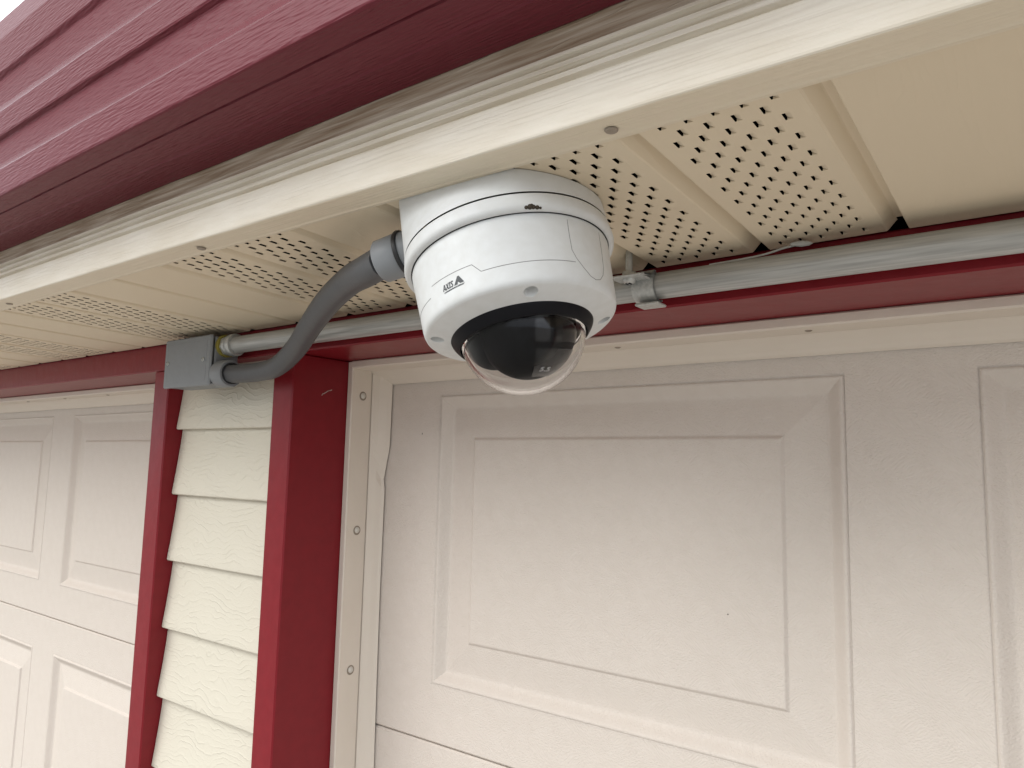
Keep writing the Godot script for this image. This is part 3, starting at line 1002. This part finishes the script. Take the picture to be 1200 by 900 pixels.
func body_mesh() -> ArrayMesh:
	var st := begin()
	var seg := 128
	# side wall with its rounded lower edge
	var wall := [[-0.0004, 0.0742], [-0.0006, 0.0755], [-0.0016, 0.0758], [-0.012, 0.07504], [-0.024, 0.07426], [-0.036, 0.07348], [-0.0450, 0.0729], [-0.0474, 0.0726], [-0.0494, 0.0719], [-0.0507, 0.0707], [-0.0513, 0.0694]]
	lathe(st, [wall], seg)
	# slightly conical lower face from r = 0.0706 to 0.0536, with four screw wells
	var r1 := 0.0694
	var r0 := 0.0536
	var yy := func(rr: float) -> float: return lerpf(-0.0560, -0.0513, (rr - r0) / (r1 - r0))
	var nrm := func(a: float) -> Vector3: return Vector3(cos(a) * 0.265, -0.964, sin(a) * 0.265)
	var half := deg_to_rad(6.5)
	var wells := [48.5, 138.5, 228.5, 318.5]
	var start := []
	for w in wells:
		start.append(deg_to_rad(w))
	for i in 4:
		var a0: float = start[i] + half
		var a1: float = (start[i + 1] if i < 3 else start[0] + TAU) - half
		var n := 24
		for k in n:
			var ta := lerpf(a0, a1, float(k) / n)
			var tb := lerpf(a0, a1, float(k + 1) / n)
			var p := []
			for e in [[ta, r1], [tb, r1], [tb, r0], [ta, r0]]:
				p.append(Vector3(cos(e[0]) * e[1], yy.call(e[1]), sin(e[0]) * e[1]))
			nquad(st, p, [nrm.call(ta), nrm.call(tb), nrm.call(tb), nrm.call(ta)], [Vector2.ZERO, Vector2.ZERO, Vector2.ZERO, Vector2.ZERO])
		# square patch with a round well in the middle
		var ca: float = start[i]
		var cr := 0.0632
		var hole := 0.0050
		var m := 48
		var outer := []
		var rim := []
		var deep := []
		for k in m:
			var f := TAU * k / m
			var d := Vector2(cos(f), sin(f))                 # x: radial, y: around
			var sx := (r1 - cr) if d.x > 0 else (cr - r0)
			var lim := minf(sx / maxf(absf(d.x), 1e-6), half * cr / maxf(absf(d.y), 1e-6))
			var o := d * lim
			outer.append([cr + o.x, ca + o.y / cr])
			rim.append([cr + d.x * hole, ca + d.y * hole / cr])
			deep.append([cr + d.x * hole * 0.8, ca + d.y * hole * 0.8 / cr])
		# pull the nearest samples onto the patch corners so that it meets its neighbours
		for c in [[r1, ca + half], [r1, ca - half], [r0, ca + half], [r0, ca - half]]:
			var best := 0
			var bd := 1e9
			for k in m:
				var dd := Vector2(outer[k][0] - c[0], (outer[k][1] - c[1]) * cr).length()
				if dd < bd:
					bd = dd; best = k
			outer[best] = c
		var pos := func(e: Array, down: float) -> Vector3: return Vector3(cos(e[1]) * e[0], yy.call(e[0]) + down, sin(e[1]) * e[0])
		var cc := Vector3(cos(ca) * cr, yy.call(cr) + 0.0082, sin(ca) * cr)
		for k in m:
			var j := (k + 1) % m
			var nn: Vector3 = nrm.call(ca)
			nquad(st, [pos.call(outer[k], 0.0), pos.call(outer[j], 0.0), pos.call(rim[j], 0.0), pos.call(rim[k], 0.0)], [nrm.call(outer[k][1]), nrm.call(outer[j][1]), nn, nn], [Vector2.ZERO, Vector2.ZERO, Vector2.ZERO, Vector2.ZERO])
			var mid: Vector3 = (pos.call(rim[k], 0.0) + pos.call(rim[j], 0.0)) * 0.5
			quad(st, pos.call(rim[k], 0.0), pos.call(rim[j], 0.0), pos.call(deep[j], 0.0075), pos.call(deep[k], 0.0075), cc - mid)
			tri(st, pos.call(deep[k], 0.0075), pos.call(deep[j], 0.0075), cc, Vector3.DOWN)
	return st.commit()


func sphere_patch(st: SurfaceTool, c: Vector3, basis: Basis, r: float, u0: float, u1: float, v0: float, v1: float, n := 24) -> void:
	# u: around basis.y from basis.z, v: latitude; in degrees
	for i in n:
		for j in n:
			var p := []
			var nn := []
			for e in [[i, j], [i + 1, j], [i + 1, j + 1], [i, j + 1]]:
				var u := deg_to_rad(lerpf(u0, u1, float(e[0]) / n))
				var v := deg_to_rad(lerpf(v0, v1, float(e[1]) / n))
				var d: Vector3 = basis * Vector3(sin(u) * cos(v), sin(v), cos(u) * cos(v))
				p.append(c + d * r)
				nn.append(d)
			nquad(st, p, nn, [Vector2.ZERO, Vector2.ZERO, Vector2.ZERO, Vector2.ZERO])


func eyeball(t: Node3D) -> void:
	var c := Vector3(0.0062, -0.0574, 0.0034)
	# looks out to the yard, down and to the right
	var z := Vector3(0.80, -0.35, 0.48).normalized()
	var y := (Vector3.UP - z * Vector3.UP.dot(z)).normalized()
	var basis := Basis(y.cross(z), y, z)
	var r := 0.0358
	var st := begin()
	sphere_patch(st, c, basis, r, -180, 180, -90, 90, 48)
	var eye := part("eyeball", st.commit(), M.shroud, t)
	for q in [[-16.0, 1.0, -15.0, 24.0], [8.0, 62.0, -15.0, 24.0], [-15.0, 62.0, -66.0, -23.0]]:  # glossy patches shaped like reflected quads, black eyeball left between them
		st = begin()
		sphere_patch(st, c, basis, r + 0.0006, q[0], q[1], q[2], q[3], 16)
		part("reflection_patch", st.commit(), M.gloss, eye)
	# a number printed on the lower patch
	var u := deg_to_rad(6.0)
	var v := deg_to_rad(-50.0)
	var d: Vector3 = basis * Vector3(sin(u) * cos(v), sin(v), cos(u) * cos(v))
	var right: Vector3 = basis * Vector3(cos(u), 0, -sin(u))
	var tm := TextMesh.new()
	tm.text = "5.5"
	var f := SystemFont.new()
	f.font_names = PackedStringArray(["Droid Sans"])
	f.font_weight = 700
	tm.font = f
	tm.font_size = 32
	tm.pixel_size = 0.00019
	tm.depth = 0.0002
	var o := part("lens_number", tm, M.label_ink, eye)
	o.transform = Transform3D(Basis(right, d.cross(right), d), c + d * (r + 0.0010))
	# grey block added under the collar in place of a sky reflection
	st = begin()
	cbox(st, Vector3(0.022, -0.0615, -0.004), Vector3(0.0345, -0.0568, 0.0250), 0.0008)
	part("sky_glint_block", st.commit(), M.pvc, t)
	st = begin()
	var side := SphereMesh.new()
	side.radius = 0.0225
	side.height = 0.037
	st.append_from(side, 0, Transform3D(Basis.IDENTITY, Vector3(-0.0195, -0.0600, 0.008)))
	part("gimbal", st.commit(), M.shroud, t)


func build_ground() -> void:
	var st := begin()
	var n := 8
	quad(st, Vector3(-400, 0, -400), Vector3(400, 0, -400), Vector3(400, 0, 400), Vector3(-400, 0, 400), Vector3.UP)
	var o := part("driveway", st.commit(), M.concrete, self, Vector3(0, YARD, 0))
	o.set_meta("kind", "structure")
	o.set_meta("label", "pale concrete driveway in front of the garage")


func _ready() -> void:
	rng.seed = 7
	view_and_light()
	materials()
	M.nail = mat(Color(0.30, 0.25, 0.20), 0.5, 0.4)
	M.nail_bright = mat(Color(0.62, 0.58, 0.52), 0.4, 0.5)
	M.rust = mat(Color(0.30, 0.25, 0.20), 0.8, 0.2)
	M.caulk = mat(Color(0.45, 0.45, 0.43), 0.8, 0.2)
	build_ground()
	build_shell()
	build_soffit()
	build_cream_fascia()
	build_gutter()
	door_frame("door_frame", "red metal-wrapped frame around the right garage door", -0.815, 1.625, 0.147, 1)
	door_frame("door_frame", "red metal-wrapped frame around the left garage door", -3.618, -1.178, 0.142, -1)
	build_door("beige raised-panel garage door on the right below the dome camera", -0.812, 1.622)
	build_door("beige raised-panel garage door at the far left edge", -3.615, -1.181)
	build_siding()
	build_conduit()
	build_box()
	build_flex()
	build_clamp()
	build_dome()
